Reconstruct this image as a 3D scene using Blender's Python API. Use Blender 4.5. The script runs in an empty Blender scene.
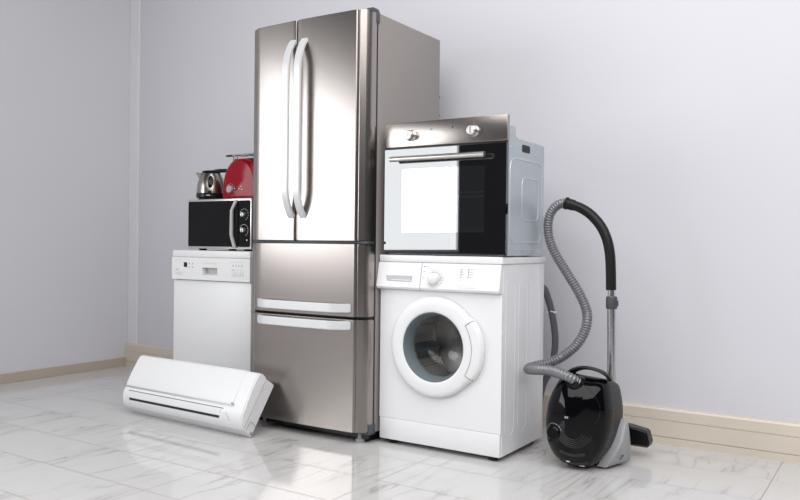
import bpy, bmesh, math, random
from mathutils import Vector, Matrix
random.seed(7)
SC = bpy.context.scene
COL = SC.collection
PI = math.pi
R_ = math.radians

# ------------------------------------------------------------------ materials
def mat(name, col=(.8,.8,.8), rough=.5, metal=0., ior=1.5, spec=None, coat=0., emis=None):
    m = bpy.data.materials.new(name); m.use_nodes = True
    b = m.node_tree.nodes['Principled BSDF']
    b.inputs['Base Color'].default_value = (*col, 1)
    b.inputs['Roughness'].default_value = rough
    b.inputs['Metallic'].default_value = metal
    b.inputs['IOR'].default_value = ior
    if coat:
        b.inputs['Coat Weight'].default_value = coat
        b.inputs['Coat Roughness'].default_value = .05
    return m

def noise_var(m, scale=(1,1,1), amt=.06, nscale=6., bump=0., detail=3, rough_amt=0., dist=.01):
    """Procedural variation of colour (and bump) in object coordinates."""
    nt = m.node_tree; b = nt.nodes['Principled BSDF']
    tc = nt.nodes.new('ShaderNodeTexCoord'); mp = nt.nodes.new('ShaderNodeMapping')
    mp.inputs['Scale'].default_value = scale
    nz = nt.nodes.new('ShaderNodeTexNoise'); nz.inputs['Scale'].default_value = nscale
    nz.inputs['Detail'].default_value = detail
    nt.links.new(tc.outputs['Object'], mp.inputs['Vector']); nt.links.new(mp.outputs[0], nz.inputs['Vector'])
    c = b.inputs['Base Color'].default_value[:3]
    mx = nt.nodes.new('ShaderNodeMix'); mx.data_type = 'RGBA'
    mx.inputs[6].default_value = (*[max(0, x*(1-amt)) for x in c], 1)
    mx.inputs[7].default_value = (*[min(1, x*(1+amt)) for x in c], 1)
    nt.links.new(nz.outputs['Fac'], mx.inputs[0]); nt.links.new(mx.outputs[2], b.inputs['Base Color'])
    if rough_amt:
        mr = nt.nodes.new('ShaderNodeMapRange')
        r0 = b.inputs['Roughness'].default_value
        mr.inputs['To Min'].default_value = r0-rough_amt; mr.inputs['To Max'].default_value = r0+rough_amt
        nt.links.new(nz.outputs['Fac'], mr.inputs['Value']); nt.links.new(mr.outputs[0], b.inputs['Roughness'])
    if bump:
        bp = nt.nodes.new('ShaderNodeBump'); bp.inputs['Strength'].default_value = bump
        bp.inputs['Distance'].default_value = dist
        nt.links.new(nz.outputs['Fac'], bp.inputs['Height']); nt.links.new(bp.outputs[0], b.inputs['Normal'])
    return m

def pane_mat(name, tint=(1,1,1), refl=.1, rough=.0):
    """Thin clear sheet of glass: see-through mixed with a mirror by the Fresnel term."""
    m = bpy.data.materials.new(name); m.use_nodes = True; nt = m.node_tree
    for n in list(nt.nodes): nt.nodes.remove(n)
    o = nt.nodes.new('ShaderNodeOutputMaterial'); mx = nt.nodes.new('ShaderNodeMixShader')
    t = nt.nodes.new('ShaderNodeBsdfTransparent'); g = nt.nodes.new('ShaderNodeBsdfGlossy')
    t.inputs[0].default_value = (*tint, 1); g.inputs['Roughness'].default_value = rough
    f = nt.nodes.new('ShaderNodeLayerWeight'); f.inputs['Blend'].default_value = .35
    mr = nt.nodes.new('ShaderNodeMapRange'); mr.inputs['To Min'].default_value = refl; mr.inputs['To Max'].default_value = .8
    pw = nt.nodes.new('ShaderNodeMath'); pw.operation = 'POWER'; pw.inputs[1].default_value = 2.5
    nt.links.new(f.outputs['Facing'], pw.inputs[0]); nt.links.new(pw.outputs[0], mr.inputs['Value'])
    nt.links.new(mr.outputs[0], mx.inputs[0]); nt.links.new(t.outputs[0], mx.inputs[1]); nt.links.new(g.outputs[0], mx.inputs[2])
    nt.links.new(mx.outputs[0], o.inputs[0])
    return m

M = {}
M['wall'] = noise_var(mat('wall_paint', (.635,.633,.675), .75), nscale=1.6, amt=.025, bump=.04)
M['wall2'] = noise_var(mat('left_wall_paint', (.625,.622,.655), .7), nscale=1.6, amt=.02, bump=.03)
M['trimw'] = noise_var(mat('white_trim', (.74,.74,.77), .5), amt=.02)
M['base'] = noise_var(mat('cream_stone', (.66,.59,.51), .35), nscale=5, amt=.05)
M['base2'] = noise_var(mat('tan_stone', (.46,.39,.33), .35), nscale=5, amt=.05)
M['ceil'] = noise_var(mat('ceiling_paint', (.8,.8,.8), .8), amt=.02)
M['white'] = noise_var(mat('white_enamel', (.78,.785,.80), .3), nscale=3, amt=.01)
M['white2'] = noise_var(mat('white_plastic', (.775,.78,.79), .35), nscale=3, amt=.01)
M['white3'] = noise_var(mat('white_side_panel', (.78,.785,.81), .4), nscale=3, amt=.01)
M['ivory'] = noise_var(mat('ivory_mark', (.72,.68,.6), .5), amt=.02)
M['seam'] = noise_var(mat('seam_line_grey', (.30,.30,.32), .6), amt=.02)  # grey of the joint outlines and the pipe notch
M['greytext'] = noise_var(mat('grey_print', (.35,.36,.40), .5), amt=.02)
M['darktext'] = noise_var(mat('dark_print', (.08,.08,.09), .4), amt=.02)
M['whitetext'] = noise_var(mat('white_print', (.75,.75,.75), .4), amt=.02)
M['redtext'] = noise_var(mat('red_print', (.7,.25,.18), .4), amt=.02)
M['steel'] = noise_var(mat('brushed_steel', (.39,.355,.335), .25, 1.), scale=(.6,.6,60), nscale=6, amt=.05, rough_amt=.02, bump=.008, dist=.002)
M['steel_l'] = noise_var(mat('light_brushed_steel', (.68,.66,.64), .3, 1.), scale=(.6,.6,60), nscale=6, amt=.04)
M['chrome'] = noise_var(mat('chrome', (.75,.74,.73), .12, 1.), amt=.02)
M['handle'] = noise_var(mat('satin_handle', (.70,.71,.72), .4, .25), amt=.02)
M['cab'] = noise_var(mat('grey_cabinet', (.27,.245,.235), .38, .0), nscale=40, amt=.03)
M['galv'] = noise_var(mat('galvanised_sheet', (.50,.55,.58), .42, .55), nscale=5, amt=.08, bump=.02)
M['black'] = noise_var(mat('black_plastic', (.006,.006,.007), .3, ior=1.38), amt=.1)
M['blackgloss'] = noise_var(mat('black_gloss_shell', (.002,.002,.003), .05, ior=1.32), amt=.1)
M['blackmatte'] = noise_var(mat('black_matte', (.010,.0095,.010), .4, ior=1.35), amt=.1)
M['blackglass'] = noise_var(mat('black_glass', (.002,.002,.003), .015, ior=2.25), amt=.05)
M['mwglass'] = noise_var(mat('microwave_glass', (.002,.002,.003), .05, ior=1.33), amt=.05)
M['dark'] = noise_var(mat('dark_cavity', (.012,.014,.017), .6), amt=.1)
M['darkgrey'] = noise_var(mat('dark_grey_metal', (.10,.11,.12), .4, .5), amt=.05)
M['red'] = noise_var(mat('red_enamel', (.27,.0008,.012), .14, ior=1.33), amt=.05)
M['greyplas'] = noise_var(mat('silver_grey_plastic', (.34,.345,.36), .4), amt=.02)
M['hose'] = noise_var(mat('grey_hose', (.21,.215,.23), .33, .45), amt=.04)
M['drain'] = noise_var(mat('dark_grey_hose', (.09,.095,.105), .45), amt=.04)
M['tube'] = noise_var(mat('steel_tube', (.62,.62,.64), .22, 1.), amt=.02)
M['gasket'] = noise_var(mat('grey_gasket', (.16,.19,.21), .3), amt=.04)
M['pane'] = pane_mat('door_glass', (.95,.96,.97), .03)
M['ovenpane'] = pane_mat('oven_window_glass', (.55,.6,.65), .30)
M['outdoor'] = pane_mat('window_glass', (1,1,1), .02)

def drum_mat():
    m = mat('perforated_drum', (.5,.49,.48), .35, .75)
    nt = m.node_tree; b = nt.nodes['Principled BSDF']
    tc = nt.nodes.new('ShaderNodeTexCoord'); v = nt.nodes.new('ShaderNodeTexVoronoi')
    v.inputs['Scale'].default_value = 95; v.inputs['Randomness'].default_value = .15
    r = nt.nodes.new('ShaderNodeValToRGB'); r.color_ramp.elements[0].position = .2; r.color_ramp.elements[1].position = .35
    r.color_ramp.elements[0].color = (.03,.03,.03,1); r.color_ramp.elements[1].color = (.72,.70,.68,1)
    nt.links.new(tc.outputs['Object'], v.inputs['Vector']); nt.links.new(v.outputs['Distance'], r.inputs[0])
    nt.links.new(r.outputs[0], b.inputs['Base Color'])
    return m
M['drum'] = drum_mat()

def floor_mat():
    m = bpy.data.materials.new('marble_tiles'); m.use_nodes = True; nt = m.node_tree; L = nt.links.new
    b = nt.nodes['Principled BSDF']; N = nt.nodes.new
    tc = N('ShaderNodeTexCoord'); sp = N('ShaderNodeSeparateXYZ'); L(tc.outputs['Object'], sp.inputs[0])
    def math_(op, a, bb=None):
        n = N('ShaderNodeMath'); n.operation = op
        for i, q in enumerate((a, bb)):
            if q is None: continue
            if isinstance(q, (int, float)): n.inputs[i].default_value = q
            else: L(q, n.inputs[i])
        return n.outputs[0]
    TX, TY = .619, .2905
    u = math_('DIVIDE', math_('ADD', sp.outputs[0], 2.137+TX*20), TX)
    v = math_('DIVIDE', math_('ADD', sp.outputs[1], -.11+TY*40), TY)
    iu, iv = math_('FLOOR', u), math_('FLOOR', v)
    fu, fv = math_('FRACT', u), math_('FRACT', v)
    du = math_('MULTIPLY', math_('SUBTRACT', .5, math_('ABSOLUTE', math_('SUBTRACT', fu, .5))), TX)
    dv = math_('MULTIPLY', math_('SUBTRACT', .5, math_('ABSOLUTE', math_('SUBTRACT', fv, .5))), TY)
    d = math_('MINIMUM', du, dv)
    gr = math_('LESS_THAN', d, .0023)
    # every tile takes its own piece of the stone
    cb = N('ShaderNodeCombineXYZ'); L(iu, cb.inputs[0]); L(iv, cb.inputs[1])
    wn = N('ShaderNodeTexWhiteNoise'); L(cb.outputs[0], wn.inputs['Vector'])
    sc = N('ShaderNodeVectorMath'); sc.operation = 'SCALE'; sc.inputs['Scale'].default_value = 9.; L(wn.outputs['Color'], sc.inputs[0])
    ad = N('ShaderNodeVectorMath'); L(sc.outputs[0], ad.inputs[0]); L(tc.outputs['Object'], ad.inputs[1])
    mp = N('ShaderNodeMapping'); mp.inputs['Rotation'].default_value = (0,0,R_(-38)); mp.inputs['Scale'].default_value = (4.2,.8,1)
    L(ad.outputs[0], mp.inputs[0])
    n1 = N('ShaderNodeTexNoise'); n1.inputs['Scale'].default_value = 1.7; n1.inputs['Detail'].default_value = 7; n1.inputs['Distortion'].default_value = .7
    L(mp.outputs[0], n1.inputs['Vector'])
    vein = math_('ABSOLUTE', math_('SUBTRACT', n1.outputs['Fac'], .5))
    r1 = N('ShaderNodeValToRGB'); cr = r1.color_ramp
    cr.elements[0].position = 0; cr.elements[0].color = (.40,.385,.38,1)
    cr.elements[1].position = .016; cr.elements[1].color = (.54,.53,.525,1)
    e = cr.elements.new(.07); e.color = (.60,.595,.59,1)
    L(vein, r1.inputs[0])
    n2 = N('ShaderNodeTexNoise'); n2.inputs['Scale'].default_value = 2.2; n2.inputs['Detail'].default_value = 4; L(ad.outputs[0], n2.inputs['Vector'])
    # veins come and go
    r2 = N('ShaderNodeValToRGB'); r2.color_ramp.elements[0].position = .42; r2.color_ramp.elements[1].position = .62
    L(n2.outputs['Fac'], r2.inputs[0])
    mx = N('ShaderNodeMix'); mx.data_type = 'RGBA'; mx.inputs[6].default_value = (.595,.59,.585,1)
    L(r2.outputs[0], mx.inputs[0]); L(r1.outputs[0], mx.inputs[7])
    g2 = N('ShaderNodeMix'); g2.data_type = 'RGBA'; L(gr, g2.inputs[0]); L(mx.outputs[2], g2.inputs[6]); g2.inputs[7].default_value = (.40,.33,.30,1)
    L(g2.outputs[2], b.inputs['Base Color'])
    rr = N('ShaderNodeMix'); rr.data_type = 'FLOAT'; L(gr, rr.inputs[0]); rr.inputs[2].default_value = .07; rr.inputs[3].default_value = .5
    L(rr.outputs[0], b.inputs['Roughness'])
    b.inputs['IOR'].default_value = 1.55
    return m
M['floor'] = floor_mat()

# ------------------------------------------------------------------ mesh helpers
def box(bm, x0, x1, y0, y1, z0, z1, bev=0., seg=2):
    b2 = bmesh.new(); bmesh.ops.create_cube(b2, size=1)
    for v in b2.verts:
        v.co = Vector((x0 + (v.co.x+.5)*(x1-x0), y0 + (v.co.y+.5)*(y1-y0), z0 + (v.co.z+.5)*(z1-z0)))
    if bev: bmesh.ops.bevel(b2, geom=list(b2.edges), offset=bev, segments=seg, affect='EDGES', profile=.5)
    join(bm, b2)

def join(bm, b2, mtx=None):
    if mtx is not None: b2.transform(mtx)
    me = bpy.data.meshes.new('tmp'); b2.to_mesh(me); b2.free(); bm.from_mesh(me); bpy.data.meshes.remove(me)

def prism(bm, pts, lo, hi, axis='y', bev=0., seg=2):
    """Extrude a 2-D outline. axis y: pts are (x,z); x: pts are (y,z); z: pts are (x,y)."""
    b2 = bmesh.new()
    def co(p, t):
        return {'y': (p[0], t, p[1]), 'x': (t, p[0], p[1]), 'z': (p[0], p[1], t)}[axis]
    a = [b2.verts.new(co(p, lo)) for p in pts]; b = [b2.verts.new(co(p, hi)) for p in pts]
    b2.faces.new(a); b2.faces.new(b[::-1]); n = len(pts)
    for i in range(n): b2.faces.new((a[i], b[i], b[(i+1)%n], a[(i+1)%n]))
    bmesh.ops.recalc_face_normals(b2, faces=b2.faces)
    if bev:
        es = [e for e in b2.edges if abs((e.verts[0].co-e.verts[1].co)['xyz'.index(axis)]) < 1e-6]
        bmesh.ops.bevel(b2, geom=es, offset=bev, segments=seg, affect='EDGES')
    join(bm, b2)

def lathe(bm, prof, c, axis='z', n=48, rmod=None, closed=False):
    """prof: list of (r,t). axis z: up. axis y: t along +y. rmod(angle, r, i) changes the radius."""
    b2 = bmesh.new(); rings = []
    for i, (r, t) in enumerate(prof):
        ring = []
        for k in range(n):
            a = 2*PI*k/n; rr = rmod(a, r, i) if rmod else r
            if axis == 'z': p = (c[0]+rr*math.cos(a), c[1]+rr*math.sin(a), c[2]+t)
            elif axis == 'y': p = (c[0]+rr*math.cos(a), c[1]+t, c[2]+rr*math.sin(a))
            else: p = (c[0]+t, c[1]+rr*math.cos(a), c[2]+rr*math.sin(a))
            ring.append(b2.verts.new(p))
        rings.append(ring)
    m = len(rings)
    for i in range(m if closed else m-1):
        A, B = rings[i], rings[(i+1)%m]
        for k in range(n):
            b2.faces.new((A[k], A[(k+1)%n], B[(k+1)%n], B[k]))
    if not closed:
        for ring, r in ((rings[0], prof[0][0]), (rings[-1], prof[-1][0])):
            if r > 1e-5: b2.faces.new(ring)
    bmesh.ops.remove_doubles(b2, verts=b2.verts, dist=1e-6)
    bmesh.ops.recalc_face_normals(b2, faces=b2.faces)
    join(bm, b2)

def catmull(pts, per=8):
    pts = [Vector(p) for p in pts]; out = []
    P = [pts[0]*2-pts[1]] + pts + [pts[-1]*2-pts[-2]]
    for i in range(1, len(P)-2):
        p0, p1, p2, p3 = P[i-1:i+3]
        for k in range(per):
            t = k/per
            out.append(.5*((2*p1) + (p2-p0)*t + (2*p0-5*p1+4*p2-p3)*t*t + (3*p1-p0-3*p2+p3)*t**3))
    out.append(pts[-1]); return out

def resample(pts, step):
    out = [pts[0].copy()]; acc = 0.
    for a, b in zip(pts, pts[1:]):
        d = (b-a).length; t = step-acc
        while t <= d:
            out.append(a.lerp(b, t/d)); t += step
        acc = (acc+d) % step
    out.append(pts[-1].copy()); return out

def tube(bm, pts, rad, n=14, sect=None, cap=True):
    """Sweep a circle (or a list of 2-D section points) along pts; rad may be a list or function of index."""
    pts = [Vector(p) for p in pts]; b2 = bmesh.new(); rings = []
    T = []
    for i in range(len(pts)):
        a = pts[max(0, i-1)]; b = pts[min(len(pts)-1, i+1)]; T.append((b-a).normalized())
    nrm = T[0].orthogonal().normalized()
    if sect is not None:
        nrm = Vector(sect[0]) - T[0]*Vector(sect[0]).dot(T[0]); nrm.normalize()
    for i, p in enumerate(pts):
        nrm = (nrm - T[i]*nrm.dot(T[i])).normalized(); bi = T[i].cross(nrm)
        r = rad(i) if callable(rad) else (rad[i] if isinstance(rad, (list, tuple)) else rad)
        if sect is None:
            ring = [b2.verts.new(p + (nrm*math.cos(2*PI*k/n) + bi*math.sin(2*PI*k/n))*r) for k in range(n)]
        else:
            ring = [b2.verts.new(p + nrm*q[0] + bi*q[1]) for q in sect[1]]
        rings.append(ring)
    k_ = len(rings[0])
    for A, B in zip(rings, rings[1:]):
        for k in range(k_): b2.faces.new((A[k], A[(k+1)%k_], B[(k+1)%k_], B[k]))
    if cap: b2.faces.new(rings[0]); b2.faces.new(rings[-1])
    bmesh.ops.recalc_face_normals(b2, faces=b2.faces)
    join(bm, b2)

def loft(bm, rings, cap=True):
    b2 = bmesh.new(); V = [[b2.verts.new(p) for p in r] for r in rings]; n = len(V[0])
    for A, B in zip(V, V[1:]):
        for k in range(n): b2.faces.new((A[k], A[(k+1)%n], B[(k+1)%n], B[k]))
    if cap: b2.faces.new(V[0]); b2.faces.new(V[-1])
    bmesh.ops.recalc_face_normals(b2, faces=b2.faces)
    join(bm, b2)

def rrect(x0, x1, z0, z1, r, n=6):
    out = []
    for cx, cz, a0 in ((x1-r, z1-r, 0), (x0+r, z1-r, 90), (x0+r, z0+r, 180), (x1-r, z0+r, 270)):
        for k in range(n+1):
            a = R_(a0+90*k/n); out.append((cx+r*math.cos(a), cz+r*math.sin(a)))
    return out

def plate_hole(bm, outer, inner, y0, y1):
    """Plate between y0 and y1 with a hole: outer and inner outlines (x,z) with the same number of points."""
    n = len(outer); b2 = bmesh.new()
    V = [[b2.verts.new((p[0], y, p[1])) for p in o] for o, y in ((outer, y0), (outer, y1), (inner, y1), (inner, y0))]
    for i in range(4):
        A, B = V[i], V[(i+1)%4]
        for k in range(n): b2.faces.new((A[k], A[(k+1)%n], B[(k+1)%n], B[k]))
    bmesh.ops.recalc_face_normals(b2, faces=b2.faces); join(bm, b2)

def ray_rect(cx, cz, x0, x1, z0, z1, n):
    """Rectangle outline sampled by angle around (cx,cz), the corners kept."""
    out = []
    for k in range(n):
        a = 2*PI*k/n; dx, dz = math.cos(a), math.sin(a); t = 1e9
        if dx > 1e-9: t = min(t, (x1-cx)/dx)
        if dx < -1e-9: t = min(t, (x0-cx)/dx)
        if dz > 1e-9: t = min(t, (z1-cz)/dz)
        if dz < -1e-9: t = min(t, (z0-cz)/dz)
        out.append([cx+dx*t, cz+dz*t])
    for X, Z in ((x0,z0),(x1,z0),(x1,z1),(x0,z1)):
        i = min(range(n), key=lambda j: (out[j][0]-X)**2+(out[j][1]-Z)**2); out[i] = [X, Z]
    return out

def smooth(me, ang=35):
    for p in me.polygons: p.use_smooth = True
    try: me.set_sharp_from_angle(angle=R_(ang))
    except Exception: pass

def islands(bm):
    """Split a bmesh into one bmesh per separate piece."""
    seen = set(); out = []
    bm.verts.ensure_lookup_table()
    for v in bm.verts:
        if v.index in seen: continue
        st = [v]; comp = set([v.index])
        while st:
            w = st.pop()
            for e in w.link_edges:
                o = e.other_vert(w)
                if o.index not in comp: comp.add(o.index); st.append(o)
        seen |= comp; b2 = bm.copy(); b2.verts.ensure_lookup_table()
        bmesh.ops.delete(b2, geom=[q for q in b2.verts if q.index not in comp], context='VERTS'); out.append(b2)
    bm.free(); return out

def obj(name, bm, m, parent=None, sm=True, ang=35):
    if name.endswith(('_marking', '_lettering', 'dial_arc')):
        bm.verts.index_update(); r_ = None
        for b2 in islands(bm): r_ = obj1(name, b2, m, parent, sm, ang)
        return r_
    return obj1(name, bm, m, parent, sm, ang)

def obj1(name, bm, m, parent=None, sm=True, ang=35):
    """One mesh object; coordinates are given in world space for unrotated things."""
    org = Vector((0,0,0))
    if parent is not None: org = Vector(parent.get('_o', (0,0,0)))
    for v in bm.verts: v.co -= org
    me = bpy.data.meshes.new(name); bm.to_mesh(me); bm.free()
    me.materials.append(M[m] if isinstance(m, str) else m)
    if sm: smooth(me, ang)
    o = bpy.data.objects.new(name, me); COL.objects.link(o)
    if parent is not None:
        o.parent = parent; o['_o'] = tuple(org)
    return o

TH = []
def thing(name, label, cat, loc=(0,0,0), rot=(0,0,0), local=False):
    o = bpy.data.objects.new(name, None); COL.objects.link(o); o.empty_display_size = .1
    o.location = loc; o.rotation_euler = rot
    o['_o'] = (0.,0.,0.) if local else tuple(float(x) for x in loc)
    o['label'] = label; o['category'] = cat; TH.append(o)
    return o
def struct(name, bm, m, parent=None, sm=False):
    o = obj(name, bm, m, parent, sm); 
    if parent is None: o['kind'] = 'structure'
    return o
B = bmesh.new
def bxo(name, m, parent, *a, bev=0., seg=2):
    b = B(); box(b, *a, bev=bev, seg=seg); return obj(name, b, m, parent)

# ------------------------------------------------------------------ room
XL, YW, YB = -3.305, .75, .7165
b = B(); box(b, XL-.12, 3.6, -7.0, YW+.12, -.1, 0); struct('floor', b, 'floor')
b = B(); box(b, XL-.12, 3.6, YW, YW+.12, 0, 2.95); struct('wall_back', b, 'wall')
# left wall with a wide window opening behind the camera's left shoulder
WY0, WY1, WZ0, WZ1 = -5.66, -1.85, .80, 2.40
b = B(); box(b, XL-.12, XL, WY1, YW, 0, 2.95); box(b, XL-.12, XL, WY0-.02, WY0, 0, 2.95)
box(b, XL-.12, XL, WY0, WY1, 0, WZ0); box(b, XL-.12, XL, WY0, WY1, WZ1, 2.95)
struct('wall_left', b, 'wall2')
b = B(); box(b, XL-.10, XL+.01, WY0, WY1, WZ0, WZ0+.03); box(b, XL-.10, XL+.01, WY0, WY1, WZ1-.03, WZ1)
box(b, XL-.10, XL+.01, WY0, WY0+.03, WZ0+.03, WZ1-.03); box(b, XL-.10, XL+.01, WY1-.03, WY1, WZ0+.03, WZ1-.03)
struct('window_1', b, 'trimw')
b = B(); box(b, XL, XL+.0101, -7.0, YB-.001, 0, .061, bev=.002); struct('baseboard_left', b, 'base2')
# back baseboard: three stone courses with fine joints between them
b = B()
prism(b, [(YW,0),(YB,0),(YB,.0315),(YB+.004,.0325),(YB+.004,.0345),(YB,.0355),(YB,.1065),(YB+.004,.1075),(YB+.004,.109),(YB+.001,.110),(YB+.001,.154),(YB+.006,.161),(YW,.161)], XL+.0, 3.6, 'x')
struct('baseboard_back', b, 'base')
b = B(); box(b, XL+.001, XL+.098, .738, YW, .161, 2.95, bev=.002); struct('trim_1', b, 'trimw')

# ------------------------------------------------------------------ fridge
FX0, FX1, FZ = -1.308, -.612, 1.928
fr = thing('refrigerator', 'tall stainless steel four-door fridge with bowed white handles standing between dishwasher and washing machine', 'refrigerator', ((FX0+FX1)/2, .22, 0))
b = B(); box(b, FX0, FX1, -.022, .525, .045, FZ-.004, bev=.004); obj('cabinet', b, 'cab', fr)
def bow(x):
    t = (x-(FX0+FX1)/2)/((FX1-FX0)/2-.05); return -.115 + .008*min(1, t*t)
def door_outline(x0, x1, left, right):
    """Plan outline (x,y) of a bowed door; chamfered at the cabinet's outer edges."""
    p = []
    if left: p += [(FX0,-.033),(FX0,-.078),(FX0+.005,-.086),(FX0+.034,-.098),(FX0+.040,-.104)]; xa = FX0+.05
    else: p += [(x0,-.033),(x0, bow(x0)+.006),(x0+.003, bow(x0+.003)+.001)]; xa = x0+.006
    xb = FX1-.06 if right else x1-.006
    p += [(xa+(xb-xa)*k/16, bow(xa+(xb-xa)*k/16)) for k in range(17)]
    if right: p += [(FX1-.056,-.105),(FX1-.052,-.097),(FX1-.046,-.0975),(FX1-.02,-.086),(FX1-.009,-.068),(FX1-.003,-.048),(FX1-.002,-.033)]
    else: p += [(x1-.003, bow(x1-.003)+.001),(x1, bow(x1)+.006),(x1,-.033)]
    return p
XS = -1.010
def fdoor(name, x0, x1, z0, z1, l, r):
    b = B(); prism(b, door_outline(x0, x1, l, r), z0, z1, 'z', bev=.003)
    return obj(name, b, 'steel', fr, ang=25)
d1 = fdoor('door', FX0, XS-.0025, .905, FZ, True, False)
d2 = fdoor('door', XS+.0025, FX1, .905, FZ, False, True)
d3 = fdoor('drawer', FX0, FX1, .566, .889, True, True)
d4 = fdoor('drawer', FX0, FX1, .052, .553, True, True)
def vhandle(xc, par):
    pts = []
    for k in range(41):
        t = k/40; z = 1.012 + t*(1.832-1.012)
        e = min(1, min(t, 1-t)/.17); s = math.sin(e*PI/2)**.75
        pts.append((xc, bow(xc)+.004 - .052*s, z))
    b = B(); w, h = .0185, .008
    sec = [(-w,-h),(w,-h),(w,h),(-w,h)]
    tube(b, pts, 0, sect=((1,0,0), sec)); bmesh.ops.bevel(b, geom=[e for e in b.edges if abs((e.verts[0].co-e.verts[1].co).z) > .003], offset=.003, segments=2, affect='EDGES')
    obj('door_handle', b, 'handle', par, ang=40)
vhandle(-1.032, d1); vhandle(-.962, d2)
def hhandle(zc, par):
    pts = []
    for k in range(41):
        t = k/40; x = -1.240 + t*(.548)
        e = min(1, min(t, 1-t)/.16); s = math.sin(e*PI/2)**.75
        pts.append((x, bow(x)+.004 - .042*s, zc))
    b = B(); w, h = .0195, .008
    tube(b, pts, 0, sect=((0,0,1), [(-w,-h),(w,-h),(w,h),(-w,h)]))
    bmesh.ops.bevel(b, geom=[e for e in b.edges if abs((e.verts[0].co-e.verts[1].co).x) > .003], offset=.003, segments=2, affect='EDGES')
    obj('drawer_handle', b, 'handle', par, ang=40)
hhandle(.604, d3); hhandle(.527, d4)
b = B(); box(b, FX1-.035, FX1+.0, -.066, -.018, FZ-.005, FZ+.012, bev=.003); box(b, FX1-.009, FX1+.004, -.034, -.018, FZ-.05, FZ+.002, bev=.002)
obj('hinge', b, 'darkgrey', fr)
b = B(); box(b, FX0+.006, FX1-.0025, -.0345, -.0205, .06, FZ-.008); obj('door_gasket', b, 'dark', fr)
b = B(); box(b, FX0+.012, FX1-.004, -.085, -.03, .891, .903, bev=.002); obj('hinge_strip', b, 'darkgrey', fr)
b = B(); box(b, FX0+.012, FX1-.004, -.075, -.03, .554, .565, bev=.002); obj('divider', b, 'black', fr)
b = B(); box(b, FX0+.02, FX1-.012, -.05, .5, .018, .05); obj('plinth', b, 'black', fr)
b = B(); box(b, FX1-.055, FX1-.003, -.062, -.022, .040, .048, bev=.002); box(b, FX1-.008, FX1+.003, -.062, -.02, .040, .085, bev=.002); obj('bottom_hinge', b, 'darkgrey', fr)
for x in (FX0+.06, FX1-.06):
    for y in (-.045, .45):
        b = B(); lathe(b, [(.019,.0),(.021,.004),(.021,.014),(.012,.018),(.012,.042)], (x,y,0), n=20); obj('foot', b, 'greyplas', fr)
for z in (1.642, 1.548):
    b = B(); lathe(b, [(.0,-.001),(.009,0),(.011,.008),(.006,.012),(.006,.02)], (FX1-.016,.526,z), 'y', n=16); obj('wall_spacer', b, 'black', fr)

# ------------------------------------------------------------------ washing machine
WH = .8442
wm = thing('washing_machine', 'white front-loading washing machine with round glass door under the oven', 'washing machine', (-.3,.22,0))
DC = (-.312, .453); RH = .166
b = B(); n = 96
hole = [(DC[0]+RH*math.cos(2*PI*k/n), DC[1]+RH*math.sin(2*PI*k/n)) for k in range(n)]
plate_hole(b, ray_rect(*DC, -.6, 0, .118, .690, n), hole, 0, .012)
obj('front_panel', b, 'white', wm, ang=30)
b = B()
prism(b, [(.0121,.022),(.0121,.8125),(.437,.8125),(.437,.022)], -.0125, 0, 'x', bev=.002)
prism(b, [(.0121,.022),(.0121,.8125),(.437,.8125),(.437,.022)], -.6, -.5875, 'x', bev=.002)
box(b, -.5875, -.0125, .425, .437, .022, .8125); box(b, -.5875, -.0125, .0122, .425, .022, .03)
# pressed ribs of the side sheet
for y0, y1 in ((.035,.125),(.165,.25),(.29,.385)):
    q = rrect(y0, y1, .10, .745, .035)
    for r_, h_ in ((0, .0012),):
        for i in range(len(q)):
            a, c = q[i], q[(i+1)%len(q)]
    tube(b, [(0.0002, p[0], p[1]) for p in q+[q[0]]], .0009, n=6, cap=False)
obj('side_panel', b, 'white3', wm)
b = B(); box(b, -.597, -.003, -.002, .012, .022, .1165, bev=.002); obj('kick_panel', b, 'white', wm)
b = B(); box(b, -.604, .004, -.008, .448, .813, WH, bev=.005, seg=3); obj('top_panel', b, 'white2', wm)
# control fascia bulges forward towards its lower edge
fas = [(.012,.8122),(-.0045,.8122),(-.006,.810),(-.024,.716),(-.026,.704),(-.022,.697),(-.010,.6915),(.012,.691)]
def fascia_y(z): return -.006 - (.812-z)/(.812-.716)*.018
b = B(); prism(b, fas, -.608, -.3805, 'x', bev=.0015); 
dr = obj('detergent_drawer', b, 'white2', wm, ang=25)
b = B(); prism(b, fas, -.3795, -.002, 'x', bev=.0015); fascia = obj('control_panel', b, 'white2', wm, ang=25)
b = B(); y = fascia_y(.735)
q = [(-.565,.756),(-.435+.003,.756),(-.435+.003,.728),(-.44,.716),(-.548,.716),(-.560,.728)]
q = [(x+.008, z-.002) for x, z in q]
prism(b, q, y-.0012, y+.006, 'y'); g = obj('drawer_grip_shade', b, mat('grip_recess', (.50,.51,.54), .5), dr)  # flat grey plate: the recess's shade is put into its colour
b = B(); prism(b, [(-.530,.7365),(-.426,.7365),(-.426,.732),(-.526,.732)], y-.004, y+.002, 'y', bev=.001); obj('grip_lip', b, 'white2', dr)
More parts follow.
